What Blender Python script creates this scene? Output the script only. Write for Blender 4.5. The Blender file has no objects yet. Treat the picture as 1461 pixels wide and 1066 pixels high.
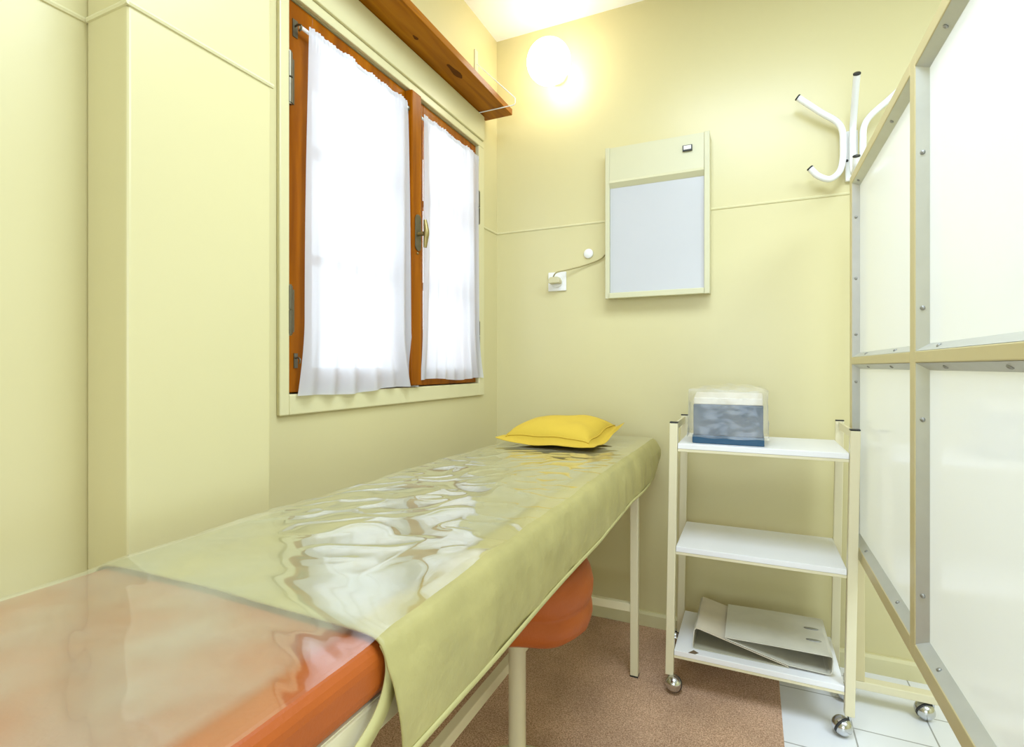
import bpy, math, random
from mathutils import Vector, Matrix, noise
random.seed(7)
SC = bpy.context.scene
COL = SC.collection
PI = math.pi

# ------------------------------------------------------------------ materials
def mat(name, col, rough=0.5, metal=0.0, spec=0.5, var=0.0, vscale=8.0, bump=0.0, bscale=60.0, coat=0.0, stretch=None):
    m = bpy.data.materials.new(name); m.use_nodes = True
    nt = m.node_tree; b = nt.nodes['Principled BSDF']
    b.inputs['Base Color'].default_value = (*col, 1)
    b.inputs['Roughness'].default_value = rough
    b.inputs['Metallic'].default_value = metal
    b.inputs['Specular IOR Level'].default_value = spec
    if coat:
        b.inputs['Coat Weight'].default_value = coat; b.inputs['Coat Roughness'].default_value = 0.08
    if var or bump:
        tc = nt.nodes.new('ShaderNodeTexCoord'); mp = nt.nodes.new('ShaderNodeMapping')
        nt.links.new(tc.outputs['Object'], mp.inputs['Vector'])
        if stretch: mp.inputs['Scale'].default_value = stretch
    if var:
        n = nt.nodes.new('ShaderNodeTexNoise'); n.inputs['Scale'].default_value = vscale; n.inputs['Detail'].default_value = 5
        nt.links.new(mp.outputs['Vector'], n.inputs['Vector'])
        r = nt.nodes.new('ShaderNodeMix'); r.data_type = 'RGBA'
        r.inputs['A'].default_value = (*[c*(1-var) for c in col], 1)
        r.inputs['B'].default_value = (*[min(1, c*(1+var)) for c in col], 1)
        nt.links.new(n.outputs['Fac'], r.inputs['Factor'])
        nt.links.new(r.outputs['Result'], b.inputs['Base Color'])
    if bump:
        n2 = nt.nodes.new('ShaderNodeTexNoise'); n2.inputs['Scale'].default_value = bscale; n2.inputs['Detail'].default_value = 4
        nt.links.new(mp.outputs['Vector'], n2.inputs['Vector'])
        bp = nt.nodes.new('ShaderNodeBump'); bp.inputs['Strength'].default_value = bump; bp.inputs['Distance'].default_value = 0.01
        nt.links.new(n2.outputs['Fac'], bp.inputs['Height']); nt.links.new(bp.outputs['Normal'], b.inputs['Normal'])
    return m

def emis(name, col, strength):
    m = bpy.data.materials.new(name); m.use_nodes = True
    b = m.node_tree.nodes['Principled BSDF']
    b.inputs['Base Color'].default_value = (0.9, 0.9, 0.9, 1)
    b.inputs['Emission Color'].default_value = (*col, 1); b.inputs['Emission Strength'].default_value = strength
    return m

def wood(name, c1, c2, c3, stretch, rough=0.35):
    m = bpy.data.materials.new(name); m.use_nodes = True
    nt = m.node_tree; b = nt.nodes['Principled BSDF']; b.inputs['Roughness'].default_value = rough; b.inputs['Specular IOR Level'].default_value = 0.10
    tc = nt.nodes.new('ShaderNodeTexCoord'); mp = nt.nodes.new('ShaderNodeMapping'); mp.inputs['Scale'].default_value = stretch
    nt.links.new(tc.outputs['Object'], mp.inputs['Vector'])
    n = nt.nodes.new('ShaderNodeTexNoise'); n.inputs['Scale'].default_value = 6; n.inputs['Detail'].default_value = 7; n.inputs['Distortion'].default_value = 0.8
    nt.links.new(mp.outputs['Vector'], n.inputs['Vector'])
    r = nt.nodes.new('ShaderNodeValToRGB')
    r.color_ramp.elements[0].position = 0.28; r.color_ramp.elements[0].color = (*c1, 1)
    r.color_ramp.elements[1].position = 0.72; r.color_ramp.elements[1].color = (*c3, 1)
    e = r.color_ramp.elements.new(0.5); e.color = (*c2, 1)
    nt.links.new(n.outputs['Fac'], r.inputs['Fac']); nt.links.new(r.outputs['Color'], b.inputs['Base Color'])
    return m

WALLC = (0.67, 0.597, 0.312)
M = {}
M['wall'] = mat('pale yellow wall paint', WALLC, rough=0.32, spec=0.5, var=0.02, vscale=3, bump=0.03, bscale=25)
M['trimpaint'] = mat('pale yellow gloss paint', (0.71, 0.650, 0.37), rough=0.3, var=0.015)
M['ceiling'] = mat('white ceiling paint', (0.90, 0.90, 0.86), rough=0.85, var=0.01)
M['cream'] = mat('cream enamel', (0.79, 0.72, 0.48), rough=0.3, var=0.02, vscale=14)
M['boxpaint'] = mat('cream painted steel', (0.62, 0.585, 0.37), rough=0.4, var=0.015)
M['divider'] = mat('beige painted frame', (0.66, 0.57, 0.31), rough=0.4, var=0.04, vscale=12)
M['bead'] = mat('grey metal bead', (0.62, 0.63, 0.60), rough=0.42, metal=0.55, var=0.08, vscale=20)
M['laminate'] = mat('white glossy laminate', (0.90, 0.91, 0.90), rough=0.08, spec=0.5, var=0.008, vscale=2)
def opal_mat():
    m = bpy.data.materials.new('white opal panel'); m.use_nodes = True
    nt = m.node_tree; b = nt.nodes['Principled BSDF']; out = nt.nodes['Material Output']
    b.inputs['Base Color'].default_value = (0.93, 0.93, 0.93, 1); b.inputs['Roughness'].default_value = 0.1
    t = nt.nodes.new('ShaderNodeBsdfTranslucent')
    n = nt.nodes.new('ShaderNodeTexNoise'); n.inputs['Scale'].default_value = 3
    tc = nt.nodes.new('ShaderNodeTexCoord'); nt.links.new(tc.outputs['Object'], n.inputs['Vector'])
    r = nt.nodes.new('ShaderNodeMix'); r.data_type = 'RGBA'
    r.inputs['A'].default_value = (0.94, 0.95, 0.97, 1); r.inputs['B'].default_value = (0.97, 0.97, 0.97, 1)
    nt.links.new(n.outputs['Fac'], r.inputs['Factor']); nt.links.new(r.outputs['Result'], t.inputs['Color'])
    a = nt.nodes.new('ShaderNodeMixShader'); a.inputs[0].default_value = 0.40
    nt.links.new(b.outputs[0], a.inputs[1]); nt.links.new(t.outputs[0], a.inputs[2]); nt.links.new(a.outputs[0], out.inputs[0])
    return m
M['laminate'] = opal_mat()
M['whiteshelf'] = mat('white melamine', (0.90, 0.89, 0.88), rough=0.35, var=0.01)
M['white'] = mat('white enamel', (0.88, 0.88, 0.86), rough=0.22, var=0.01)
M['whiteplastic'] = mat('white plastic', (0.88, 0.86, 0.80), rough=0.35, var=0.01)
M['beigeplastic'] = mat('beige plastic', (0.62, 0.56, 0.33), rough=0.4, var=0.03)
M['black'] = mat('black plastic', (0.02, 0.02, 0.018), rough=0.4, var=0.1)
M['chrome'] = mat('chrome', (0.62, 0.63, 0.64), rough=0.18, metal=1.0, var=0.04, vscale=40)
M['rubber'] = mat('dark rubber', (0.03, 0.03, 0.03), rough=0.6, var=0.1)
M['steel'] = mat('aged nickel', (0.17, 0.15, 0.10), rough=0.35, metal=0.85, var=0.2, vscale=60)
M['screwm'] = mat('zinc screw', (0.36, 0.36, 0.34), rough=0.4, metal=0.7, var=0.1)
M['brass'] = mat('worn brass', (0.33, 0.26, 0.10), rough=0.38, metal=0.8, var=0.15, vscale=60)
M['woodwin'] = wood('varnished window wood', (0.20, 0.050, 0.0015), (0.31, 0.088, 0.0015), (0.40, 0.125, 0.002), (3, 3, 0.35), 0.28)
M['woodshelf'] = wood('varnished pine', (0.24, 0.075, 0.001), (0.35, 0.118, 0.0015), (0.43, 0.16, 0.003), (6, 0.5, 6), 0.3)
M['knot'] = mat('dark wood knot', (0.11, 0.035, 0.003), rough=0.7, spec=0.1, var=0.35, vscale=40)
M['orange'] = mat('orange vinyl', (0.42, 0.094, 0.010), rough=0.45, spec=0.3, var=0.14, vscale=10, bump=0.08, bscale=220)
M['green'] = mat('olive green vinyl cloth', (0.455, 0.40, 0.15), rough=0.5, var=0.22, vscale=11, bump=0.30, bscale=30)
M['hem'] = mat('pale olive hem tape', (0.54, 0.49, 0.20), rough=0.55, var=0.06, vscale=20)
M['yellow'] = mat('yellow cotton', (0.64, 0.44, 0.04), rough=0.85, var=0.06, vscale=9, bump=0.12, bscale=60)
M['blue'] = mat('petrol blue enamel', (0.010, 0.075, 0.15), rough=0.4, var=0.08)
M['bluegrey'] = mat('dark slate front', (0.045, 0.085, 0.13), rough=0.4, var=0.06)
M['beigelid'] = mat('beige lid', (0.72, 0.66, 0.52), rough=0.45, var=0.03)
M['board'] = mat('marbled grey board', (0.66, 0.63, 0.52), rough=0.5, var=0.10, vscale=18)
M['boardspine'] = mat('marbled beige board', (0.66, 0.58, 0.44), rough=0.5, var=0.10, vscale=18)
M['boardin'] = mat('grey board lining', (0.48, 0.45, 0.33), rough=0.6, var=0.06)
M['screen'] = mat('opal screen', (0.56, 0.555, 0.55), rough=0.25, var=0.01)
M['globe'] = emis('lit opal glass', (1.0, 0.91, 0.77), 10.0)
M['chip'] = mat('bare chipboard', (0.16, 0.11, 0.06), rough=0.9, var=0.2)
M['cordm'] = mat('olive flex', (0.36, 0.30, 0.12), rough=0.5, var=0.05)

# carpet
def carpet_mat():
    m = bpy.data.materials.new('brown loop carpet'); m.use_nodes = True
    nt = m.node_tree; b = nt.nodes['Principled BSDF']; b.inputs['Roughness'].default_value = 0.95
    b.inputs['Specular IOR Level'].default_value = 0.1
    tc = nt.nodes.new('ShaderNodeTexCoord')
    n = nt.nodes.new('ShaderNodeTexNoise'); n.inputs['Scale'].default_value = 260; n.inputs['Detail'].default_value = 3
    nt.links.new(tc.outputs['Object'], n.inputs['Vector'])
    r = nt.nodes.new('ShaderNodeValToRGB')
    r.color_ramp.elements[0].position = 0.32; r.color_ramp.elements[0].color = (0.37, 0.205, 0.115, 1)
    r.color_ramp.elements[1].position = 0.68; r.color_ramp.elements[1].color = (0.82, 0.55, 0.37, 1)
    nt.links.new(n.outputs['Fac'], r.inputs['Fac'])
    n2 = nt.nodes.new('ShaderNodeTexNoise'); n2.inputs['Scale'].default_value = 5; n2.inputs['Detail'].default_value = 3
    nt.links.new(tc.outputs['Object'], n2.inputs['Vector'])
    mx = nt.nodes.new('ShaderNodeMix'); mx.data_type = 'RGBA'; mx.blend_type = 'MULTIPLY'
    r2 = nt.nodes.new('ShaderNodeValToRGB'); r2.color_ramp.elements[0].color = (0.78, 0.78, 0.78, 1); r2.color_ramp.elements[1].color = (1, 1, 1, 1)
    r2.color_ramp.elements[0].position = 0.3; r2.color_ramp.elements[1].position = 0.6
    nt.links.new(n2.outputs['Fac'], r2.inputs['Fac'])
    mx.inputs['Factor'].default_value = 1
    nt.links.new(r.outputs['Color'], mx.inputs['A']); nt.links.new(r2.outputs['Color'], mx.inputs['B'])
    nt.links.new(mx.outputs['Result'], b.inputs['Base Color'])
    bp = nt.nodes.new('ShaderNodeBump'); bp.inputs['Strength'].default_value = 0.6; bp.inputs['Distance'].default_value = 0.004
    nt.links.new(n.outputs['Fac'], bp.inputs['Height']); nt.links.new(bp.outputs['Normal'], b.inputs['Normal'])
    return m
M['carpet'] = carpet_mat()

def tile_mat():
    m = bpy.data.materials.new('white floor tiles'); m.use_nodes = True
    nt = m.node_tree; b = nt.nodes['Principled BSDF']; b.inputs['Roughness'].default_value = 0.28
    tc = nt.nodes.new('ShaderNodeTexCoord'); mp = nt.nodes.new('ShaderNodeMapping')
    nt.links.new(tc.outputs['Object'], mp.inputs['Vector'])
    mp.inputs['Rotation'].default_value = (0, 0, PI/2)
    mp.inputs['Location'].default_value = (1.952, -0.265 + 0.205*4, 0)
    br = nt.nodes.new('ShaderNodeTexBrick'); br.offset = 0.5
    br.inputs['Color1'].default_value = (0.80, 0.80, 0.79, 1); br.inputs['Color2'].default_value = (0.84, 0.84, 0.83, 1)
    br.inputs['Mortar'].default_value = (0.36, 0.35, 0.32, 1)
    br.inputs['Scale'].default_value = 1; br.inputs['Mortar Size'].default_value = 0.0022
    br.inputs['Brick Width'].default_value = 0.29; br.inputs['Row Height'].default_value = 0.205
    nt.links.new(mp.outputs['Vector'], br.inputs['Vector']); nt.links.new(br.outputs['Color'], b.inputs['Base Color'])
    return m
M['tile'] = tile_mat()

def sheer_mat():
    m = bpy.data.materials.new('white sheer cotton'); m.use_nodes = True
    nt = m.node_tree; nt.nodes.remove(nt.nodes['Principled BSDF']); out = nt.nodes['Material Output']
    d = nt.nodes.new('ShaderNodeBsdfDiffuse'); d.inputs['Color'].default_value = (0.93, 0.93, 0.95, 1)
    t = nt.nodes.new('ShaderNodeBsdfTranslucent'); t.inputs['Color'].default_value = (0.76, 0.77, 0.80, 1)
    tr = nt.nodes.new('ShaderNodeBsdfTransparent'); tr.inputs['Color'].default_value = (0.97, 0.97, 1.0, 1)
    a = nt.nodes.new('ShaderNodeMixShader'); a.inputs[0].default_value = 0.52
    nt.links.new(d.outputs[0], a.inputs[1]); nt.links.new(t.outputs[0], a.inputs[2])
    c = nt.nodes.new('ShaderNodeMixShader')
    tc = nt.nodes.new('ShaderNodeTexCoord'); n = nt.nodes.new('ShaderNodeTexNoise'); n.inputs['Scale'].default_value = 30
    mp = nt.nodes.new('ShaderNodeMapping'); mp.inputs['Scale'].default_value = (1, 1, 0.08)
    nt.links.new(tc.outputs['Object'], mp.inputs['Vector']); nt.links.new(mp.outputs['Vector'], n.inputs['Vector'])
    mr = nt.nodes.new('ShaderNodeMapRange'); mr.inputs['To Min'].default_value = 0.02; mr.inputs['To Max'].default_value = 0.09
    nt.links.new(n.outputs['Fac'], mr.inputs['Value']); nt.links.new(mr.outputs[0], c.inputs[0])
    nt.links.new(a.outputs[0], c.inputs[1]); nt.links.new(tr.outputs[0], c.inputs[2]); nt.links.new(c.outputs[0], out.inputs[0])
    return m
M['sheer'] = sheer_mat()

def film_mat(name, haze, hazecol, f0, power, rough, tint=(1, 1, 1), nscale=7.0, hvar=0.1, margin=None):
    m = bpy.data.materials.new(name); m.use_nodes = True
    nt = m.node_tree; nt.nodes.remove(nt.nodes['Principled BSDF']); out = nt.nodes['Material Output']
    tr = nt.nodes.new('ShaderNodeBsdfTransparent'); tr.inputs['Color'].default_value = (*tint, 1)
    d = nt.nodes.new('ShaderNodeBsdfDiffuse'); d.inputs['Color'].default_value = (*hazecol, 1)
    g = nt.nodes.new('ShaderNodeBsdfGlossy'); g.inputs['Roughness'].default_value = rough; g.inputs['Color'].default_value = (1, 1, 1, 1)
    lw_ = nt.nodes.new('ShaderNodeLayerWeight'); lw_.inputs['Blend'].default_value = 0.5
    pw_ = nt.nodes.new('ShaderNodeMath'); pw_.operation = 'POWER'; pw_.inputs[1].default_value = power
    fr = nt.nodes.new('ShaderNodeMapRange'); fr.inputs['To Min'].default_value = f0; fr.inputs['To Max'].default_value = 1
    nt.links.new(lw_.outputs['Facing'], pw_.inputs[0]); nt.links.new(pw_.outputs[0], fr.inputs['Value'])
    a = nt.nodes.new('ShaderNodeMixShader'); b = nt.nodes.new('ShaderNodeMixShader')
    tc = nt.nodes.new('ShaderNodeTexCoord')
    n = nt.nodes.new('ShaderNodeTexNoise'); n.inputs['Scale'].default_value = nscale; n.inputs['Detail'].default_value = 4
    nt.links.new(tc.outputs['Object'], n.inputs['Vector'])
    mr = nt.nodes.new('ShaderNodeMapRange'); mr.inputs['From Min'].default_value = 0.3; mr.inputs['From Max'].default_value = 0.7
    mr.inputs['To Min'].default_value = max(0, haze-hvar); mr.inputs['To Max'].default_value = haze+hvar
    nt.links.new(n.outputs['Fac'], mr.inputs['Value']); hz = mr.outputs[0]
    if margin:      # the sheet's selvedge is clearer than its hazy middle
        sx = nt.nodes.new('ShaderNodeSeparateXYZ'); nt.links.new(tc.outputs['Object'], sx.inputs[0])
        m1 = nt.nodes.new('ShaderNodeMapRange'); m1.inputs['From Min'].default_value = margin[0]; m1.inputs['From Max'].default_value = margin[1]
        m1.inputs['To Min'].default_value = 1; m1.inputs['To Max'].default_value = 0.12
        nt.links.new(sx.outputs[0], m1.inputs['Value'])
        mm = nt.nodes.new('ShaderNodeMath'); mm.operation = 'MULTIPLY'
        nt.links.new(hz, mm.inputs[0]); nt.links.new(m1.outputs[0], mm.inputs[1]); hz = mm.outputs[0]
    nt.links.new(hz, a.inputs[0])
    nt.links.new(tr.outputs[0], a.inputs[1]); nt.links.new(d.outputs[0], a.inputs[2])
    nt.links.new(fr.outputs[0], b.inputs[0]); nt.links.new(a.outputs[0], b.inputs[1]); nt.links.new(g.outputs[0], b.inputs[2])
    nt.links.new(b.outputs[0], out.inputs[0])
    return m
M['film'] = film_mat('clear plastic film', 0.32, (0.54, 0.55, 0.42), 0.09, 3.2, 0.07, hvar=0.16, margin=(.205, .222))
M['bag'] = film_mat('cloudy plastic bag', 0.15, (0.86, 0.85, 0.82), 0.03, 3.5, 0.18, nscale=14, hvar=0.09)
M['glass'] = film_mat('window glass', 0.0, (1, 1, 1), 0.04, 5.0, 0.0, hvar=0.0)

# ------------------------------------------------------------------ mesh builder
class MB:
    def __init__(s): s.v = []; s.f = []; s.sm = []
    def add(s, vs, fs, smooth=False):
        o = len(s.v); s.v += [Vector(p) for p in vs]
        for f in fs: s.f.append([i+o for i in f]); s.sm.append(smooth)
        return s
    def box(s, x0, x1, y0, y1, z0, z1):
        return s.add([(x0,y0,z0),(x1,y0,z0),(x1,y1,z0),(x0,y1,z0),(x0,y0,z1),(x1,y0,z1),(x1,y1,z1),(x0,y1,z1)],
                     [(3,2,1,0),(4,5,6,7),(0,1,5,4),(1,2,6,5),(2,3,7,6),(3,0,4,7)])
    def tube(s, pts, r, n=12, caps=True):
        pts = [Vector(p) for p in pts]; rs = r if isinstance(r, (list, tuple)) else [r]*len(pts)
        vs = []; fs = []; up = None
        for i, p in enumerate(pts):
            d = (pts[min(i+1, len(pts)-1)] - pts[max(i-1, 0)]).normalized()
            if up is None:
                up = Vector((0,0,1)) if abs(d.z) < 0.9 else Vector((1,0,0))
            a = d.cross(up).normalized(); up = a.cross(d).normalized()
            for k in range(n):
                t = 2*PI*k/n; vs.append(p + rs[i]*(math.cos(t)*a + math.sin(t)*up))
        for i in range(len(pts)-1):
            for k in range(n):
                k2 = (k+1) % n; fs.append((i*n+k, i*n+k2, (i+1)*n+k2, (i+1)*n+k))
        s.add(vs, fs, True)
        if caps:
            s.add(vs[:n], [tuple(range(n-1, -1, -1))]); s.add(vs[-n:], [tuple(range(n))])
        return s
    def lathe(s, prof, mtx, n=32, close=True):
        vs = []; fs = []
        for (r, h) in prof:
            for k in range(n):
                t = 2*PI*k/n; vs.append(mtx @ Vector((r*math.cos(t), r*math.sin(t), h)))
        for i in range(len(prof)-1):
            for k in range(n):
                k2 = (k+1) % n; fs.append((i*n+k, i*n+k2, (i+1)*n+k2, (i+1)*n+k))
        s.add(vs, fs, True)
        if close:
            if prof[0][0] > 1e-6: s.add(vs[:n], [tuple(range(n-1, -1, -1))])
            if prof[-1][0] > 1e-6: s.add(vs[-n:], [tuple(range(n))])
        return s
    def prism(s, poly, fn, a, b):
        n = len(poly); vs = [fn(p, q, a) for p, q in poly] + [fn(p, q, b) for p, q in poly]
        fs = [tuple(range(n-1, -1, -1)), tuple(range(n, 2*n))] + [(i, (i+1) % n, n+(i+1) % n, n+i) for i in range(n)]
        return s.add(vs, fs)
    def grid(s, fn, nu, nv, closed_u=False):
        vs = [fn(i/nu, j/nv) for j in range(nv+1) for i in range(nu+1)]
        w = nu+1
        return s.add(vs, [(j*w+i, j*w+i+1, (j+1)*w+i+1, (j+1)*w+i) for j in range(nv) for i in range(nu)], True)
    def map(s, fn): s.v = [Vector(fn(p)) for p in s.v]; return s
    def build(s, name, m, parent=None, origin=None, bevel=0, seg=2, solid=0, sub=0, weld=False, label=None):
        loc = Vector(origin) if origin is not None else (BASE[parent.name] if parent else Vector((0,0,0)))
        me = bpy.data.meshes.new(name)
        me.from_pydata([tuple(p-loc) for p in s.v], [], s.f); me.update()
        for i, p in enumerate(me.polygons): p.use_smooth = s.sm[i]
        me.materials.append(m)
        import bmesh
        bm = bmesh.new(); bm.from_mesh(me)
        if weld: bmesh.ops.remove_doubles(bm, verts=bm.verts, dist=1e-5)
        bmesh.ops.recalc_face_normals(bm, faces=bm.faces)
        bm.to_mesh(me); bm.free()
        o = bpy.data.objects.new(name, me); COL.objects.link(o)
        if parent: o.parent = parent
        else: o.location = loc
        BASE[o.name] = loc
        if sub:
            q = o.modifiers.new('subdivision', 'SUBSURF'); q.levels = sub; q.render_levels = sub
        if solid:
            q = o.modifiers.new('thickness', 'SOLIDIFY'); q.thickness = solid; q.offset = 0
        if bevel:
            q = o.modifiers.new('bevel', 'BEVEL'); q.width = bevel; q.segments = seg; q.limit_method = 'ANGLE'; q.angle_limit = 0.6
        if label: o['label'] = label
        return o
BASE = {}
def tag(o, label, cat, group=None):
    o['label'] = label; o['category'] = cat
    if group: o['group'] = group
    return o
def thing(name, label, cat, loc, group=None):
    o = bpy.data.objects.new(name, None); COL.objects.link(o); o.location = loc; o.empty_display_size = 0.05
    BASE[o.name] = Vector(loc); return tag(o, label, cat, group)
def struct(o): o['kind'] = 'structure'; return o
def structempty(name, loc):
    o = bpy.data.objects.new(name, None); COL.objects.link(o); o.location = loc; BASE[o.name] = Vector(loc)
    return struct(o)
def box(*a): return MB().box(*a)
def frameto(p, d):
    d = Vector(d).normalized(); q = Vector((0,0,1)).rotation_difference(d)
    return Matrix.Translation(Vector(p)) @ q.to_matrix().to_4x4()
def smooth_path(pts, n=8):
    P = [Vector(p) for p in pts]; P = [2*P[0]-P[1]] + P + [2*P[-1]-P[-2]]; out = []
    for i in range(1, len(P)-2):
        for k in range(n):
            t = k/n; a, b, c, d = P[i-1:i+3]
            out.append(0.5*((2*b)+(c-a)*t+(2*a-5*b+4*c-d)*t*t+(3*b-a-3*c+d)*t**3))
    out.append(P[-2]); return out

# ------------------------------------------------------------------ room
XW, YB, ZC = -1.064, 2.169, 2.534      # left wall, back wall, ceiling
XR, YF = 2.6, -2.4                     # right wall and the wall behind the camera
WY0, WY1, WZ0, WZ1 = 0.970, 1.975, 0.980, 1.986   # window opening
T = 0.25
f = box(XW-T, XR+T, YF-T, YB+T, -0.15, 0.0); struct(f.build('floor', M['tile']))
struct(box(XW-T, XR+T, YF-T, YB+T, ZC, ZC+0.15).build('ceiling', M['ceiling']))
w = MB()
w.box(XW-T, XW, YF, WY0, 0, ZC); w.box(XW-T, XW, WY1, YB, 0, ZC)
w.box(XW-T, XW, WY0, WY1, 0, WZ0); w.box(XW-T, XW, WY0, WY1, WZ1, ZC)
struct(w.build('wall_left', M['wall']))
struct(box(XW-T, XR+T, YB, YB+T, 0, ZC).build('wall_back', M['wall']))
struct(box(XR, XR+T, YF, YB, 0, ZC).build('wall_right', M['wall']))
struct(box(XW-T, XR+T, YF-T, YF, 0, ZC).build('wall_front', M['wall']))
# chimney-breast pier on the left wall
PX, PY0, PY1 = -0.946, 0.534, 0.822
struct(box(XW, PX, PY0, PY1, 0, ZC).build('trim_1', M['wall'], bevel=0.006, seg=3))
# half-round bead running round the room at 1.656 m
def bead_x(x0, x1, y, name):      # on a wall facing -y
    struct(MB().prism([(0,-.005),(.003,-.004),(.0045,0),(.003,.004),(0,.005)], lambda p,q,a: (a, y-p, 1.656+q), x0, x1).build(name, M['trimpaint']))
def bead_y(y0, y1, x, name):
    struct(MB().prism([(0,-.005),(.003,-.004),(.0045,0),(.003,.004),(0,.005)], lambda p,q,a: (x+p, a, 1.656+q), y0, y1).build(name, M['trimpaint']))
bead_x(XW, XR, YB, 'trim_2')
bead_y(YF, PY0, XW, 'trim_3'); bead_y(PY0-.0045, PY1+.0045, PX, 'trim_4')
bead_x(XW+.0045, PX+.0045, PY0, 'trim_5')
bead_y(2.026, YB-.0045, XW, 'trim_6')
struct(MB().prism([(0,0),(.014,0),(.014,.052),(.009,.062),(0,.062)], lambda p,q,a: (a, YB-p, q), XW+.014, XR).build('baseboard_back', M['trimpaint']))
bl = MB()
bl.prism([(0,0),(.014,0),(.014,.052),(.009,.062),(0,.062)], lambda p,q,a: (XW+p, a, q), PY1, YB)
bl.prism([(0,0),(.014,0),(.014,.052),(.009,.062),(0,.062)], lambda p,q,a: (XW+p, a, q), YF, PY0)
struct(bl.build('baseboard_left', M['trimpaint']))
# carpet
tag(box(XW+.014, 0.080, -1.9, YB-.014, 0.0, 0.007).build('carpet', M['carpet'], origin=(-0.5, 0.5, 0), bevel=.003),
    'brown flecked loop carpet on the floor beneath the couch and trolley', 'carpet')

# ------------------------------------------------------------------ window
win = structempty('window_1', (XW, 1.4725, WZ0))
c = MB(); F0, F1 = XW, XW+0.012
c.box(F0, F1, 0.940, WY0, 0.928, WZ1); c.box(F0, F1, WY1, 2.022, 0.928, WZ1)
c.box(F0, F1, WY0, WY1, 0.928, WZ0)
c.build('casing', M['trimpaint'], win, bevel=.003)
c = MB()
c.box(XW, XW+0.020, 0.850, 2.010, WZ1+.028, 2.119)
c.box(XW, XW+0.012, 0.940, 2.022, WZ1, WZ1+.028)
c.build('head_board', M['trimpaint'], win, bevel=.003)
# jamb lining inside the opening
c = MB(); JX0, JX1 = XW-T, XW-0.052
c.box(JX0, JX1, WY0, WY0+.03, WZ0, WZ1); c.box(JX0, JX1, WY1-.03, WY1, WZ0, WZ1)
c.box(JX0, JX1, WY0+.03, WY1-.03, WZ0, WZ0+.03); c.box(JX0, JX1, WY0+.03, WY1-.03, WZ1-.03, WZ1)
c.build('window_frame', M['woodwin'], win)
SX0, SX1 = XW-0.050, XW-0.003
YM = 1.492
def sash(y0, y1):
    s_ = MB(); st = .086; br, tr = .062, .052
    z0, z1 = WZ0+.004, WZ1-.004
    s_.box(SX0, SX1, y0, y0+st, z0, z1); s_.box(SX0, SX1, y1-st, y1, z0, z1)
    s_.box(SX0, SX1, y0+st, y1-st, z0, z0+br); s_.box(SX0, SX1, y0+st, y1-st, z1-tr, z1)
    h = (z1-tr-z0-br)
    for k in (1, 2):
        zz = z0+br+h*k/3; s_.box(SX0+.006, SX1-.012, y0+st, y1-st, zz-.012, zz+.012)
    o = s_.build('sash', M['woodwin'], win, bevel=.002)
    box(SX0+.018, SX0+.022, y0+st, y1-st, z0+br, z1-tr).build('pane', M['glass'], o)
    return o
sL = sash(WY0+.003, YM-.001); sR = sash(YM+.001, WY1-.003)
# rebate batten covering the meeting stiles, with the espagnolette
bat = box(SX1, SX1+.030, 1.470, 1.526, WZ0+.006, WZ1-.006).build('meeting_batten', M['woodwin'], win, bevel=.004)
BX = SX1+.030
def plate(p, q, a): return (BX+a, 1.502+p, 1.505+q)
pl = [(.017*math.cos(t), .045*(1 if math.sin(t) > 0 else -1)+.017*math.sin(t)) for t in [i*2*PI/28 for i in range(28)]]
hd = MB().prism(pl, plate, 0, .004).build('handle_plate', M['steel'], win, bevel=.0015)
hm = MB(); hm.tube([(BX+.004,1.502,1.500),(BX+.028,1.502,1.500)], .0075, 16)
hm.tube(smooth_path([(BX+.030,1.502,1.545),(BX+.034,1.502,1.52),(BX+.036,1.502,1.50),(BX+.033,1.502,1.478),(BX+.030,1.502,1.452)],5),
        [.006+.003*math.sin(PI*i/20) for i in range(21)], 12)
hm.build('handle_lever', M['brass'], win)
k = MB(); k.lathe([(0,0),(.004,0),(.004,.003),(0,.004)], frameto((BX,1.500,1.435),(1,0,0)), 10)
k.build('keyhole_pin', M['brass'], win)
def hinge(y, z0, z1):
    h_ = MB(); zm = (z0+z1)/2
    h_.tube([(XW+.006,y,z0),(XW+.006,y,zm-.002)], .0085, 14); h_.tube([(XW+.006,y,zm+.002),(XW+.006,y,z1)], .0085, 14)
    h_.tube([(XW+.006,y,z0-.004),(XW+.006,y,z0)], .0065, 12); h_.tube([(XW+.006,y,z1),(XW+.006,y,z1+.004)], .0065, 12)
    h_.box(XW-.004, XW+.0005, y, y+.022, z0+.006, z1-.006)
    h_.build('hinge', M['steel'], win)
hinge(.974, 1.712, 1.838); hinge(.974, 1.132, 1.252); hinge(1.977, 1.655, 1.79); hinge(1.977, 1.12, 1.24)

hk = MB(); hk.box(XW-.003, XW-.0005, .996, 1.008, 1.046, 1.084)
hk.tube(smooth_path([(XW-.001,1.002,1.072),(XW+.009,1.002,1.072),(XW+.014,1.002,1.066),(XW+.011,1.002,1.058)],4), .0022, 8)
hk.build('curtain_hook', M['steel'], win)

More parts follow.
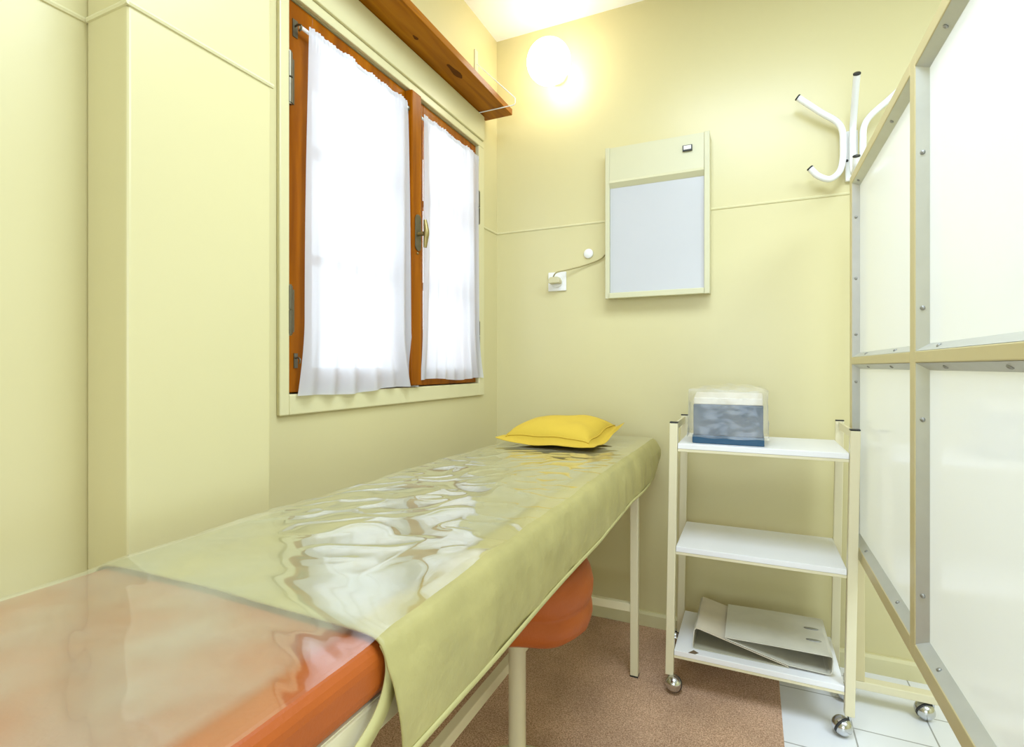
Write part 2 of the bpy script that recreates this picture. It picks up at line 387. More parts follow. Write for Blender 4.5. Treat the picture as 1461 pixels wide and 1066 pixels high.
# curtain rods and sheer curtains
def rod(y0, y1, label):
    t = thing('curtain_rod', label, 'curtain rod', (XW, (y0+y1)/2, 1.915), 'white curtain rods on the window sashes')
    MB().tube([(XW+.016,y0,1.915),(XW+.016,y1,1.915)], .0048, 12).build('rod', M['white'], t)
    for y in (y0, y1):
        b = MB(); b.box(XW-.003, XW-.0005, y-.008, y+.008, 1.893, 1.937)
        b.tube(smooth_path([(XW-.001,y,1.921),(XW+.010,y,1.922),(XW+.020,y,1.917),(XW+.018,y,1.908),(XW+.012,y,1.906)],4), .0025, 8)
        b.build('bracket', M['steel'], t)
rod(1.000, 1.462, 'thin white rod at the top of the left window sash, carrying the wider sheer curtain')
rod(1.534, 1.952, 'thin white rod at the top of the right window sash, carrying the narrower sheer curtain')
def curtain(yt0, yt1, yb0, yb1, zb0, zb1, seed, folds, label):
    def fn(u, v):
        e = v*v*(3-2*v)
        # sides sag inwards in the upper part and flare at the hem
        fl = max(0, (v-.80)/.2)**1.6
        a = yt0 + (yb0-yt0)*(0.35*v+0.65*fl); b = yt1 + (yb1-yt1)*(0.35*v+0.65*fl)
        y = a+(b-a)*u
        zb = zb0+(zb1-zb0)*u + .004*math.sin(9*u+seed)
        z = 1.928+(zb-1.928)*v
        gather = math.exp(-((v-.01)/.03)**2)
        x = XW+.024 + .0075*math.sin(2*PI*folds*u+1.5*noise.noise((u*3, v*1.2, seed)))*(.35+.65*v)
        x += .008*noise.noise((u*7, v*1.1, seed+5)) + .003*gather*math.sin(2*PI*34*u+3*noise.noise((u*9,0,seed)))
        z += .004*gather*noise.noise((u*40, 1, seed))
        if v < .03: x = max(x, XW+.0215)
        x = max(x, XW+.009)
        return (x, y, z)
    o = MB().grid(fn, 150, 110).build('curtain', M['sheer'], origin=(XW+.02, (yt0+yt1)/2, 1.928))
    return tag(o, label, 'curtain', 'sheer curtains at the window')
c1 = curtain(1.022, 1.452, .988, 1.512, .972, .984, 1.3, 6, 'wider white sheer curtain hanging over the left window sash, nearer the pilaster')
c2 = curtain(1.545, 1.945, 1.522, 1.996, 1.004, 1.000, 6.1, 7, 'narrower white sheer curtain hanging over the right window sash, nearer the room corner')

# ------------------------------------------------------------------ shelf above the window
sh = thing('wall_shelf', 'long varnished pine shelf board fixed to the wall above the window', 'shelf', (XW, 1.45, 2.120))
bd = box(XW+.001, -.933, .850, 2.052, 2.1225, 2.149).build('board', M['woodshelf'], sh, bevel=.002)
for (x, y, a, b) in ((-.985, 1.66, .012, .052), (-1.0, 1.436, .006, .014)):
    MB().add([(x+a*math.cos(t)*(1+.3*math.sin(3*t)), y+b*math.sin(t), 2.1222) for t in [i*2*PI/18 for i in range(18)]], [tuple(range(18))]).build('wood_knot', M['knot'], bd, label='dark brown knot in the underside of the board')
def shelf_bracket(y):
    b = MB(); b.box(XW+.0005, XW+.005, y-.013, y+.013, 2.150, 2.384)
    o = b.build('wall_strip', M['cream'], sh, bevel=.001)
    p = smooth_path([(XW+.006,y,2.325),(XW+.10,y,2.221),(-.897,y,2.156)],3)[:-1]+[(-.900,y,2.158),(-.906+.024,y,2.146),(-.881,y,2.138),(-.881,y,2.124),(-.886,y,2.1185),(-.90,y,2.1180),(XW+.003,y,2.1180)]
    p = [(XW+.006,y,2.326),(-.886,y,2.150),(-.881,y,2.143),(-.8805,y,2.126),(-.884,y,2.1195),(-.892,y,2.1180),(XW+.003,y,2.1180)]
    MB().tube(p, .0022, 8).build('wire_bracket', M['white'], sh)
shelf_bracket(1.965); shelf_bracket(.98)

# ------------------------------------------------------------------ globe lamp on the back wall
GC = Vector((-.763, 2.040, 2.304))
gl = thing('wall_lamp', 'lit round white glass globe lamp on the back wall near the ceiling', 'lamp', (GC.x, YB, GC.z))
MB().lathe([(.0,0),(.036,0),(.036,.012),(.030,.025),(.030,.052),(0,.052)], frameto((GC.x,YB-.0005,GC.z),(0,-1,0)), 32).build('base', M['whiteplastic'], gl)
n_ = 20
MB().lathe([(.090*math.sin(PI*i/n_), -.090*math.cos(PI*i/n_)) for i in range(n_+1)], frameto(GC,(0,-1,0)), 40, False).build('globe', M['globe'], gl, weld=True)

# ------------------------------------------------------------------ x-ray viewing box
lb = thing('light_box', 'cream x-ray viewing box with a pale unlit screen hanging on the back wall', 'light box', (-.346, YB, 1.325))
X0, X1, YFc, Z0, Z1 = -.545, -.146, 2.108, 1.325, 1.936
b = MB(); b.box(X0, X1, 2.128, YB-.0005, Z0+.004, Z1-.004)
b.box(X0, X0+.018, YFc, 2.128, Z0, Z1); b.box(X1-.020, X1, YFc, 2.128, Z0, Z1)
b.box(X0+.018, X1-.020, YFc-.006, 2.128, Z0, Z0+.022)
b.build('housing', M['boxpaint'], lb, bevel=.002)
h = MB().prism([(2.128,1.772),(2.118,1.772),(2.102,1.790),(2.106,1.800),(2.112,Z1-.002),(2.128,Z1-.002)], lambda p,q,a: (a,p,q), X0+.0185, X1-.0205)
h.build('header_panel', M['boxpaint'], lb)
box(X0+.0185, X1-.0205, 2.119, 2.1275, Z0+.0225, 1.773).build('screen', M['screen'], lb)
sw = box(-.243, -.208, 2.100, 2.1075, 1.870, 1.892).build('switch', M['black'], lb, bevel=.001)
box(-.239, -.212, 2.0975, 2.101, 1.8745, 1.889).build('rocker', M['whiteplastic'], sw, bevel=.001)
# its flex and plug
pts = smooth_path([(-.772,2.118,1.432),(-.755,2.112,1.448),(-.72,2.135,1.459),(-.66,2.155,1.474),(-.60,2.160,1.490),(-.57,2.158,1.503),(-.550,2.150,1.520),(-.544,2.148,1.524)],6)
MB().tube(pts, .0028, 8).build('flex', M['cordm'], lb)
pg = MB(); pg.prism([(-.024,-.012),(.024,-.012),(.026,.0),(.018,.014),(-.018,.014),(-.026,.0)], lambda p,q,a: (-.769+p, a, 1.417+q), 2.112, 2.152)
pg.build('plug', M['beigeplastic'], lb, bevel=.003)
# socket and blanking cap
so = thing('wall_socket', 'square white socket with a beige plug in it, on the back wall', 'socket', (-.770, YB, 1.418))
s_ = MB(); s_.box(-.811, -.729, 2.160, YB-.0005, 1.377, 1.459); s_.build('plate', M['whiteplastic'], so, bevel=.003)
MB().lathe([(0,0),(.027,0),(.027,.005),(.022,.006),(0,.006)], frameto((-.770,2.160,1.418),(0,-1,0)), 28).build('socket_insert', M['whiteplastic'], so)
tag(MB().lathe([(0,0),(.0205,0),(.0205,.006),(.017,.010),(0,.011)], frameto((-.631,YB-.0003,1.527),(0,-1,0)), 28).build('blanking_cap', M['whiteplastic'], origin=(-.631,YB,1.527)),
    'small round white cap on the back wall above the socket', 'wall cap')

# ------------------------------------------------------------------ coat rack
cr = thing('coat_rack', 'white tubular coat rack with black tipped prongs on the back wall', 'coat rack', (.312, YB, 1.69))
box(.294, .331, 2.152, YB-.0005, 1.695, 1.868).build('back_plate', M['white'], cr, bevel=.003)
def prong(pts, label=None):
    P = smooth_path(pts, 8); o = MB().tube(P, .0105, 16).build('prong', M['white'], cr)
    for a, d in ((P[0], P[0]-P[1]), (P[-1], P[-1]-P[-2])):
        MB().lathe([(0,0),(.0112,0),(.0112,.004),(.009,.0055),(0,.0055)], frameto(a, d), 16).build('end_cap', M['black'], o)
prong([(.146,2.105,1.994),(.213,2.118,1.937),(.262,2.126,1.899),(.281,2.130,1.866),(.284,2.131,1.82),(.283,2.131,1.765),(.272,2.128,1.722),(.243,2.122,1.700),(.208,2.116,1.714),(.184,2.112,1.742)])
prong([(.306,2.010,1.992),(.308,2.050,1.954),(.311,2.098,1.904),(.312,2.125,1.866),(.312,2.131,1.82),(.312,2.128,1.765),(.311,2.105,1.712),(.309,2.065,1.693),(.307,2.035,1.708),(.306,2.020,1.730)])
prong([(.478,2.105,1.994),(.411,2.118,1.937),(.364,2.126,1.899),(.345,2.130,1.866),(.342,2.131,1.82),(.343,2.131,1.765),(.354,2.128,1.722),(.383,2.122,1.700),(.418,2.116,1.714),(.442,2.112,1.742)])
MB().lathe([(0,0),(.005,0),(.004,.003),(0,.0035)], frameto((.298,2.152,1.765),(0,-1,0)), 12).build('screw', M['black'], cr)

# ------------------------------------------------------------------ casters
def caster(parent, top, d, lift=0.0):
    """hooded ball caster: top = bottom of the leg, d = horizontal direction the ball trails to"""
    t = Vector(top); d = Vector((*d, 0)).normalized(); r = .0255
    base = lift+.002
    cen = Vector((t.x, t.y, 0)) + d*.020 + Vector((0, 0, base+r))
    ax = (d.cross(Vector((0,0,1)))*.85 + Vector((0,0,.35)) + d*.25).normalized()
    m = frameto(cen, ax)
    h = MB(); h.lathe([(r*math.cos(PI/2*i/10), .003+(r*.98)*math.sin(PI/2*i/10)) for i in range(11)], m, 28)
    h.tube([t+Vector((0,0,.002)), Vector((t.x,t.y,cen.z+.010)), cen+ax*.012], .0055, 12)
    o = h.build('caster_hood', M['chrome'], parent)
    wv = MB(); wv.lathe([(r*.97*math.cos(PI/2*i/10), -.003-(r*.92)*math.sin(PI/2*i/10)) for i in range(11)], m, 28)
    wv.build('caster_wheel', M['chrome'], o)
    MB().lathe([(.018,-.004),(r*1.0,-.004),(r*1.0,.003),(.018,.003)], m, 28).build('caster_tyre', M['rubber'], o)

# ------------------------------------------------------------------ room divider
DX = .279
dv = thing('room_divider', 'beige framed room divider with four white glossy panels right of the trolley', 'room divider', (DX+.0175, 1.25, 0))
ZT, ZM1, ZM0, ZB1, ZB0 = 1.645, 1.079, 1.057, .525, .490
YP = [(.505, .540), (1.225, 1.260), (1.925, 1.960)]
fr = MB(); W = .035
fr.box(DX, DX+W, YP[0][0], YP[0][1], .080, ZT); fr.box(DX, DX+W, YP[2][0], YP[2][1], .080, ZT)
fr.box(DX, DX+W, YP[1][0], YP[1][1], ZB0, ZT)
for i in (0, 1):
    a, b_ = YP[i][1], YP[i+1][0]
    fr.box(DX, DX+W, a, b_, ZT-.027, ZT); fr.box(DX, DX+W, a, b_, ZM0, ZM1); fr.box(DX, DX+W, a, b_, ZB0, ZB1)
fr.build('frame', M['divider'], dv, bevel=.002)
def panel(y0, y1, z0, z1, screws):
    p = MB().add([(DX+.0205, y0+.0005, z0+.0005), (DX+.0205, y1-.0005, z0+.0005), (DX+.0205, y1-.0005, z1-.0005), (DX+.0205, y0+.0005, z1-.0005)], [(0,1,2,3)]).build('panel', M['laminate'], dv)
    b = MB(); g = .0135; xa, xb = DX+.0015, DX+.0198
    e = .0004; Y0, Y1, Za, Zb = y0+e, y1-e, z0+e, z1-e
    o_ = [(Y0,Za),(Y1,Za),(Y1,Zb),(Y0,Zb)]; i_ = [(Y0+g,Za+g),(Y1-g,Za+g),(Y1-g,Zb-g),(Y0+g,Zb-g)]
    vs = [(xa,*q) for q in o_] + [(xb,*q) for q in i_] + [(xb,*q) for q in o_]
    fs = []
    for k in range(4):
        n = (k+1) % 4; fs += [(k,n,4+n,4+k), (4+k,4+n,8+n,8+k), (8+k,8+n,n,k)]
    b.add(vs, fs); b.build('glazing_bead', M['bead'], p)
    nv = Vector((-g, 0, 0))
    for side, t in screws:
        if side == 'far': pos = Vector(((xa+xb)/2, Y1-g/2, z0+(z1-z0)*t)); d = (-g, -(xb-xa), 0)
        if side == 'near': pos = Vector(((xa+xb)/2, Y0+g/2, z0+(z1-z0)*t)); d = (-g, (xb-xa), 0)
        if side == 'top': pos = Vector(((xa+xb)/2, y0+(y1-y0)*t, Zb-g/2)); d = (-g, 0, -(xb-xa))
        if side == 'bottom': pos = Vector(((xa+xb)/2, y0+(y1-y0)*t, Za+g/2)); d = (-g, 0, (xb-xa))
        MB().lathe([(0,0),(.0045,0),(.0038,.002),(.0015,.003),(0,.003)], frameto(pos, d), 12).build('screw', M['screwm'], p)
    return p
panel(YP[1][1], YP[2][0], ZM1, ZT-.027, [('far',.13),('far',.45),('far',.8),('top',.30),('top',.93),('bottom',.25),('bottom',.75)])
panel(YP[0][1], YP[1][0], ZM1, ZT-.027, [('far',.15),('far',.69),('top',.80),('top',.3),('bottom',.85),('bottom',.3)])
panel(YP[1][1], YP[2][0], ZB1, ZM0, [('far',.5),('far',.9),('top',.3),('top',.7),('bottom',.22),('bottom',.75)])
panel(YP[0][1], YP[1][0], ZB1, ZM0, [('far',.18),('far',.80),('top',.8),('top',.45),('bottom',.85),('bottom',.35)])
for yy in (1.9425, .5225):
    box(.262, .500, yy-.0175, yy+.0175, .0555, .080).build('foot_bar', M['cream'], dv, bevel=.002)
    caster(dv, (.486, yy, .0565), (-.9, -.15)); caster(dv, (.286, yy, .0565), (-.6, .1))

# ------------------------------------------------------------------ trolley
tr = thing('trolley', 'cream metal trolley with three white shelves on chrome ball casters', 'trolley', (.012, 1.91, 0))
def rk(p): return (p.x+(p.z-.45)*.017, p.y, p.z)
LX = (-.2375, .257); LY = (1.755, 2.062); lw = .0125
SH = (.804, .474, .141)
for ix in (0, 1):
    for iy in (0, 1):
        x, y = LX[ix], LY[iy]
        l = box(x-lw, x+lw, y-lw if iy else y, y if iy else y+2*lw, .058, .868).map(rk).build('leg', M['cream'], tr, bevel=.002)
        y0 = y-lw if iy else y
        c_ = box(x-lw, x+lw, y-lw if iy else y, y if iy else y+2*lw, .8685, .8725).map(rk).build('end_cap', M['black'], l, bevel=.001)
    x = LX[ix]
    box(x-.0035, x+.0035, LY[0]+2*lw, LY[1]-lw, .842, .866).map(rk).build('side_rail', M['cream'], tr, bevel=.001)
for i, z in enumerate(SH):
    s_ = box(LX[0]+lw+.001, LX[1]-lw-.001, LY[0]+.003, LY[1]-.002, z-.017, z).map(rk).build('shelf', M['whiteshelf'], tr, bevel=.0015)
    for ya, yb in ((LY[0]+.004, LY[0]+.026), (LY[1]-.024, LY[1]-.003)):
        box(LX[0]+lw+.0005, LX[1]-lw-.0005, ya, yb, z-.026, z-.0172).map(rk).build('shelf_support', M['cream'], s_, bevel=.001)
    if i == 2:
        MB().add([(-.187,1.7577,.1412),(-.165,1.7577,.1412),(-.155,1.770,.1412),(-.172,1.782,.1412)], [(0,1,2,3)]).build('chipped_spot', M['chip'], s_, label='small dark chipped spot in the shelf edge')
def wb(x): return x+(.058-.45)*.017
caster(tr, (wb(LX[0]), LY[0]+lw, .0585), (.55, -.45), .008); caster(tr, (wb(LX[1]), LY[0]+lw, .0585), (-.8, -.4))
caster(tr, (wb(LX[0]), LY[1]-.5*lw, .0585), (-.75, .25), .008); caster(tr, (wb(LX[1]), LY[1]-.5*lw, .0585), (-.3, .6))

# box in a plastic bag on the top shelf
zt = SH[0]+.0005
ib = thing('instrument_box', 'petrol blue box with beige lid under a plastic bag on the top trolley shelf', 'box', (-.074, 1.88, zt))
box(-.177, .033, 1.790, 1.955, zt, zt+.026).build('base_tray', M['blue'], ib, bevel=.002)
box(-.174, .030, 1.794, 1.951, zt+.0265, zt+.124).build('body', M['bluegrey'], ib, bevel=.002)
MB().prism([(1.795,zt+.1245),(1.950,zt+.1245),(1.950,zt+.155),(1.88,zt+.160),(1.800,zt+.146)], lambda p,q,a: (a,p,q), -.173, .029).build('lid', M['beigelid'], ib, bevel=.003)
def bagfn(u, v):
    # v: 0 hem .. 1 crown ; u round
    t = 2*PI*u; cx, cy = -.073, 1.873; n = 9.0
    ct, st = math.cos(t), math.sin(t)
    rr = (abs(ct)**n+abs(st)**n)**(-1/n)
    if v < .66:
        k = v/.66; z = zt+.020+(.150)*k; sc = 1.0-.03*k
    else:
        k = (v-.66)/.34; z = zt+.170+.016*math.sin(k*PI/2); sc = .97*(1-k**1.3)
    nz = noise.noise((ct*1.7+3, st*1.7, z*16)); n2 = noise.noise((ct*4, st*4+9, z*45))
    hx, hy = .1190, .0985
    amp = 1 if v > .02 else .4
    x = cx+hx*rr*ct*sc*(1+.05*max(0,nz))+.002*abs(n2)*ct; y = cy+hy*rr*st*sc*(1+.04*max(0,nz))+.002*abs(n2)*st
    if v < .66:
        y = min(y, 1.7865) if st < -.7*abs(ct) else y
    z += (.006*noise.noise((ct*2.2, st*2.2, 4)) if v < .5 else 0) + (.010*noise.noise((x*22, y*22, 2)) if v > .55 else 0)
    z = max(z, zt+.1655) if v >= .66 else z
    return (x, y, z)
tag(MB().grid(bagfn, 120, 60).build('plastic_bag', M['bag'], origin=(-.073,1.873,zt), weld=True), 'cloudy clear plastic bag pulled over the blue box on the trolley', 'plastic bag')

# two lever arch files on the bottom shelf
zb = SH[2]+.0005
def strip(pts, th, y0, y1):
    """board folded along pts (x, z), thickness th"""
    P = [Vector((p[0], p[1])) for p in pts]; L = []; R = []
    for i, p in enumerate(P):
        d = (P[min(i+1,len(P)-1)]-P[max(i-1,0)]).normalized(); n = Vector((-d.y, d.x))
        L.append(p+n*th/2); R.append(p-n*th/2)
    poly = L+R[::-1]; m_ = MB(); N = len(P)
    fn = lambda q, a: (q.x, a, q.y)
    vs = [fn(q, y0) for q in L+R]+[fn(q, y1) for q in L+R]
    fs = []
    for i in range(N-1):
        fs += [(i,i+1,2*N+i+1,2*N+i), (N+i,3*N+i,3*N+i+1,N+i+1), (i,N+i,N+i+1,i+1), (2*N+i,2*N+i+1,3*N+i+1,3*N+i)]
    fs += [(0,2*N,3*N,N), (N-1,2*N-1,4*N-1,3*N-1)]
    return m_.add(vs, fs)
Y0b, Y1b = 1.792, 2.045
f1 = thing('lever_arch_file', 'lower beige ring file on the bottom trolley shelf, its spine to the left', 'ring file', (-.06, 1.92, zb), 'ring files on the bottom trolley shelf')
strip([(-.172,zb+.0015),(.100,zb+.0015)], .0025, Y0b, Y1b).build('back_cover', M['boardin'], f1)
strip([(-.174,zb+.0005),(-.176,zb+.012),(-.171,zb+.060),(-.166,zb+.066)], .0025, Y0b, Y1b).build('spine', M['board'], f1)
strip([(-.1655,zb+.0665),(-.155,zb+.0655),(.098,zb+.0045)], .0025, Y0b, Y1b).build('front_cover', M['boardspine'], f1)
f2 = thing('lever_arch_file', 'upper marbled grey ring file with two metal slots on the bottom trolley shelf', 'ring file', (.08, 1.92, zb), 'ring files on the bottom trolley shelf')
strip([(-.080,zb+.0520),(.100,zb+.0085),(.198,zb+.0060)], .0025, Y0b, Y1b).build('back_cover', M['board'], f2)
strip([(.199,zb+.0060),(.208,zb+.0085),(.212,zb+.016),(.214,zb+.048),(.213,zb+.056)], .0025, Y0b, Y1b).build('spine', M['board'], f2)
fc = strip([(-.080,zb+.0555),(.06,zb+.0585),(.205,zb+.0595),(.2125,zb+.058)], .0025, Y0b, Y1b).build('front_cover', M['board'], f2)
for yy in (1.875, 1.955):
    s_ = MB(); s_.lathe([(0,0),(1,0),(1,.2),(.6,.45),(0,.5)], Matrix.Translation((.172,yy,zb+.0607)) @ Matrix.Diagonal((.021,.0085,.004,1)), 18)
    s_.build('ring_slot', M['screwm'], fc)

# ------------------------------------------------------------------ treatment couch
ch = thing('treatment_couch', 'treatment couch with orange vinyl mattress on a cream metal frame along the left wall', 'couch', (-.595, .9, 0))
BX0, BX1 = -.845, -.343
YN, YE = -.35, 2.085
zm = .770
mt = box(BX0+.004, BX1-.002, YN, YE-.004, .708, zm-.003).build('mattress', M['orange'], ch, bevel=.020, seg=5)
fm = MB()
fm.box(-.382, -.352, YN+.05, YE-.06, .672, .706); fm.box(-.840, -.810, YN+.05, YE-.06, .672, .706)
fm.box(-.810, -.382, YN+.05, YN+.08, .672, .706); fm.box(-.810, -.382, YE-.09, YE-.06, .672, .706)
fm.build('frame', M['cream'], ch, bevel=.002)
box(-.838, -.354, YN+.03, YE-.05, .7062, .7078).build('base_board', M['cream'], ch)
for x in (-.8375, -.3625):
    for y in (-.05, 1.795):
        lg = box(x-.013, x+.013, y-.013, y+.013, .011, .672).build('leg', M['cream'], ch, bevel=.002)
        box(x-.0135, x+.0135, y-.0135, y+.0135, .0072, .0115).build('leg_cap', M['black'], lg)
for y in (-.05, 1.795):
    box(-.8245, -.3755, y-.010, y+.010, .222, .250).build('cross_rail', M['cream'], ch, bevel=.002)
box(-.622, -.598, -.04, 1.785, .222, .250).build('long_rail', M['cream'], ch, bevel=.002)

# fitted olive cover: swept cross-section, draped on the room side
def cover_section(y):
    """list of (x, z) from the wall-side hem over the top to the room-side hem"""
    e = max(0, (y-1.86)/.23)
    hem = .640 + .0015*math.sin(y*9) + .0015*noise.noise((y*6, 2, 2)) + .055*e*e
    out = .331 - .004*noise.noise((y*3, 7, 1)) - .006*e
    P = [(BX0-.006, .690), (BX0-.007, .730), (BX0-.005, .752), (BX0+.006, .768), (BX0+.028, zm+.0035)]
    for k in range(1, 14): P.append((BX0+.028+(BX1-.020-BX0-.028)*k/14, zm+.004))
    P += [(BX1-.018, zm+.004), (BX1-.004, zm+.0015), (BX1+.005, zm-.008), (-out-.002, zm-.025)]
    for k in range(1, 9):
        t = k/8; P.append((-out+.002+.004*math.sin(t*3), zm-.025+(hem-zm+.025)*t))
    return P
def cover_mesh(ny=150):
    ys0 = .432; rows = []
    for j in range(ny+1):
        y = ys0+(YE-ys0)*j/ny; S = cover_section(y); n = len(S); row = []
        for i, (x, z) in enumerate(S):
            yy = y
            if j < 12:                       # near edge: slightly bowed on top, set back on the drape
                k = 1-j/12
                yy += k*(.020*max(0, (i-21)/(n-22)) + .018*(1-abs(2*min(i,20)/20-1))*0.6 if i >= 0 else 0)
            w_ = .0022*noise.noise((x*9, yy*6, 3))+.0012*noise.noise((x*25, yy*18, 8))
            if i < 22: z += abs(w_)*.8
            else:
                x += w_*2.2+.004*noise.noise((1, yy*5, z*8))+.0022*noise.noise((3, yy*14, z*20))
            row.append((x, yy, z))
        rows.append(row)
    # far end: wrap down over the mattress end
    for (dy, dz) in ((.006, -.004), (.010, -.014), (.012, -.035), (.010, -.060)):
        S = rows[ny]; base = []
        for i, (x, y, z) in enumerate(S):
            cx = min(max(x, BX0+.004), BX1-.004)
            base.append((cx+(x-cx)*(1+dz*4), y+dy, max(z+dz*(1 if z > .74 else .35), .69)))
        rows.append(base)
    m_ = MB(); n = len(rows[0])
    m_.add([p for r in rows for p in r], [(j*n+i, j*n+i+1, (j+1)*n+i+1, (j+1)*n+i) for j in range(len(rows)-1) for i in range(n-1)], True)
    return m_
cv = thing('couch_cover', 'olive green cloth cover draped over the far part of the couch', 'couch cover', (-.595, 1.25, zm))
cvm = cover_mesh().build('cloth', M['green'], cv, solid=.0022, sub=1)
# sewn hem along the drape and the elastic tail at the near corner
hm = MB()
def hemfn(u, v):
    y = .455+(1.88-.455)*u; S = cover_section(y)
    x, z = S[-1]; x2, z2 = S[-2]
    return (x+.0025+.0015*math.sin(v*PI)+.003*noise.noise((1,y*5,z*8)), y, z-.0005+.009*v)
MB().grid(hemfn, 90, 3).build('hem', M['hem'], cv, solid=.0015)
inn = [(-.3455,.4335,.7655),(-.3415,.4365,.752),(-.3395,.4345,.735),(-.3395,.424,.714),(-.341,.404,.697),(-.343,.365,.680),(-.346,.32,.668)]
outr = [(-.344,.4385,.7675),(-.3375,.4485,.752),(-.3365,.4510,.733),(-.337,.4455,.712),(-.338,.425,.690),(-.340,.382,.667),(-.343,.33,.650)]
ai, ao = smooth_path(inn, 6), smooth_path(outr, 6)
m_ = MB(); N = len(ai); m_.add(ai+ao, [(i,i+1,N+i+1,N+i) for i in range(N-1)], True)
m_.build('elastic_hem', M['hem'], cv, solid=.0018)

# clear plastic sheet over mattress and cover
def film(u, v):
    y = YN+.05+(2.060-YN-.05)*v; x = BX0+.004+(BX1-.002-BX0-.004)*u
    step = min(1, max(0, (y-.405)/.05)); step = step*step*(3-2*step)
    z = zm+.0012+.0065*step
    wz = min(1, max(0, (y-.5)/.2))*min(1, max(0, (1.75-y)/.3))
    rx = noise.noise((x*5+y*3, y*3.2-x*2, .3)); r2 = noise.noise((x*13-y*5, y*9+x*6, 2.2))
    ridge = (1-abs(noise.noise((x*7+y*5, y*5-x*4, 5.1))))**3
    ridge2 = (1-abs(noise.noise((x*13-y*9, y*11+x*3, 9.1))))**7
    z += wz*(.0020*(rx+.5)+.0010*(r2+.5)+.0042*ridge+.0026*ridge2)
    near = 1-step
    z += near*(.0011*(noise.noise((x*7-y*9, y*22+x*12, 3.3))+.6)+.0005*(noise.noise((x*16, y*60+x*24, 4.3))+.6)+.0022*(noise.noise((x*4+2, y*5, 1.1))+.5))
    z += (1-near)*(1-wz)*.0012*(noise.noise((x*4, y*22, 6))+.6)
    if u < .06: z -= .010*(1-u/.06)**2
    return (x, y, z)
tag(MB().grid(film, 150, 520).build('plastic_sheet', M['film'], origin=(-.6,.9,zm)), 'clear glossy wrinkled plastic sheet lying on top of the couch', 'plastic sheet')

# ------------------------------------------------------------------ pillow
PC = Vector((-.618, 1.790, zm+.012))
pw = thing('pillow', 'yellow flanged pillow lying at the far end of the couch', 'pillow', PC)
def pil(side):
    def fn(u, v):
        a, b_ = 2*u-1, 2*v-1
        ca, cb = max(0, 1-(abs(a)/.86)**2.6), max(0, 1-(abs(b_)/.86)**2.6)
        h = (ca*cb)**.42
        pin = 1-.05*(abs(a)**2)*(1-abs(b_)**2)
        x = .178*a*(1-.025*(1-b_*b_)); y = .176*b_*(1-.025*(1-a*a))
        fl = .006*noise.noise((a*2.2, b_*2.2, 2))
        # corners and right flange kick up
        lift = .036*max(0, a)**2.2*max(0, b_+.35)/1.08+.010*max(0,-a)**4+.006*(a*a*b_*b_)
        crown = .082 if side > 0 else -.004
        z = .012+fl+lift+crown*h*(1+.10*noise.noise((a*1.6+3, b_*1.6, 1)))
        if side < 0: z -= .003
        sag = -.010*(1-max(abs(a),abs(b_)))*(1 if side < 0 else 0)
        r = math.radians(-3)
        X = x*math.cos(r)-y*math.sin(r); Y = x*math.sin(r)+y*math.cos(r)
        return (PC.x+X, PC.y+Y, max(PC.z+z+sag, PC.z+.001))
    return fn
g = MB(); g.grid(pil(1), 56, 56); g.grid(pil(-1), 56, 56)
# close the rim
def rim(k):
    f1_, f2_ = pil(1), pil(-1)
    e = [(i/56, 0) for i in range(57)]+[(1, i/56) for i in range(1, 57)]+[(1-i/56, 1) for i in range(1, 57)]+[(0, 1-i/56) for i in range(1, 57)]
    return [f1_(*q) for q in e], [f2_(*q) for q in e]
A, B = rim(0); n = len(A); g.add(A+B, [(i, i+1, n+i+1, n+i) for i in range(n-1)], True)
g.build('cushion', M['yellow'], pw, weld=True, sub=1)
def seamfn(t):
    s4 = t*4; k = int(s4) % 4; q = s4-int(s4); c_ = .845
    a, b_ = [(-c_+2*c_*q, -c_), (c_, -c_+2*c_*q), (c_-2*c_*q, c_), (-c_, c_-2*c_*q)][k]
    p = Vector(pil(1)((a+1)/2, (b_+1)/2)); return p+Vector((0,0,.001))
MB().tube([seamfn(i/160) for i in range(161)], .0018, 6).build('flange_seam', M['yellow'], pw)

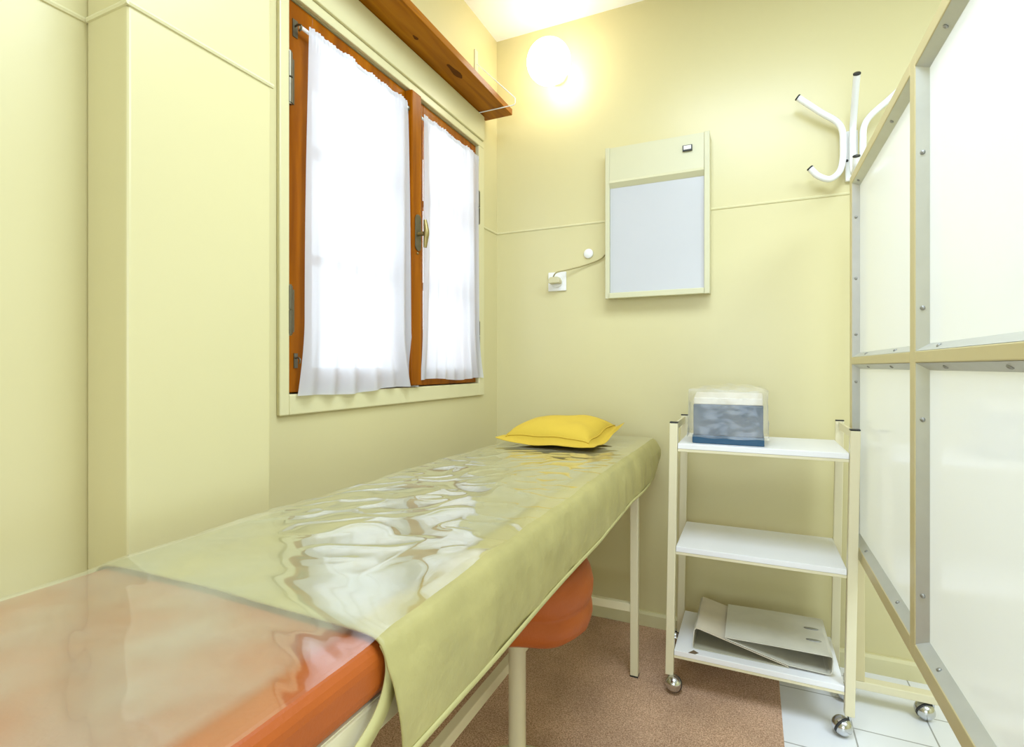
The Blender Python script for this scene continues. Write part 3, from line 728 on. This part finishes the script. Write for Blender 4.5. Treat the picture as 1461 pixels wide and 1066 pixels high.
# ------------------------------------------------------------------ stool
ST = Vector((-.531, 1.197, .0072))
st = thing('stool', 'round orange vinyl stool on a cream post standing under the couch', 'stool', ST)
def seatprof():
    P = [(.0,.434),(.148,.430),(.168,.433),(.179,.442),(.184,.458),(.183,.476),(.179,.489),(.177,.494),(.181,.501),(.185,.516),(.186,.536),(.182,.556),(.172,.576),(.14,.590),(.09,.597),(.0,.600)]
    return P
def bulge(p):
    r = Vector((p.x-ST.x, p.y-ST.y)); a = math.atan2(r.y, r.x); k = 1+.020*noise.noise((math.cos(a)*2.2, math.sin(a)*2.2, p.z*16))+.008*noise.noise((math.cos(a)*6, math.sin(a)*6, p.z*30))
    return (ST.x+r.x*k, ST.y+r.y*k, p.z+.014*noise.noise((math.cos(a)*1.5, math.sin(a)*1.5, 3))*min(1, r.length/.15))
MB().lathe(seatprof(), Matrix.Translation((ST.x, ST.y, 0)), 72).map(bulge).build('seat', M['orange'], st, weld=True)
MB().lathe([(.0215,.030),(.0215,.415),(.030,.418),(.030,.428),(0,.428)], Matrix.Translation((ST.x, ST.y, 0)), 28).build('post', M['cream'], st)
MB().lathe([(.14,.0072),(.14,.014),(.12,.020),(.03,.030),(0,.030)], Matrix.Translation((ST.x, ST.y, 0)), 40).build('base', M['cream'], st)

# ------------------------------------------------------------------ lights
wd = bpy.data.worlds.new('overcast daylight'); SC.world = wd; wd.use_nodes = True
bg = wd.node_tree.nodes['Background']; bg.inputs['Color'].default_value = (0.80, 0.90, 1.0, 1); bg.inputs['Strength'].default_value = 3.6
def area(name, loc, size, power, col, rot=(0,0,0)):
    l = bpy.data.lights.new(name, 'AREA'); l.shape = 'RECTANGLE'; l.size, l.size_y = size; l.energy = power; l.color = col
    o = bpy.data.objects.new(name, l); COL.objects.link(o); o.location = loc; o.rotation_euler = rot
    return o
LC = (.68, .815, 1.0)
area('ceiling_light_right', (1.45, .6, ZC-.03), (1.0, 1.0), 49, LC)
area('ceiling_light_middle', (-.02, .82, ZC-.03), (.8, .8), 30, LC)
area('fill_light_front', (.1, YF+.05, 1.35), (1.6, 1.5), 44, LC, (PI/2, 0, 0))  # added fill, no window in this wall; brightens the space under the couch

# ------------------------------------------------------------------ camera
cam = bpy.data.cameras.new('camera'); co = bpy.data.objects.new('camera', cam); COL.objects.link(co)
co.location = (0, 0, 1.05); co.rotation_euler = (PI/2, 0, math.radians(24.49))
cam.sensor_fit = 'HORIZONTAL'; cam.sensor_width = 36; cam.lens = 753.6/1461*36
cam.shift_x = 0; cam.shift_y = -9.9/1461
cam.clip_start = 0.02
SC.camera = co
vs = SC.view_settings
vs.view_transform = 'Standard'; vs.look = 'None'; vs.gamma = 1; vs.use_curve_mapping = False; vs.exposure = 0.0
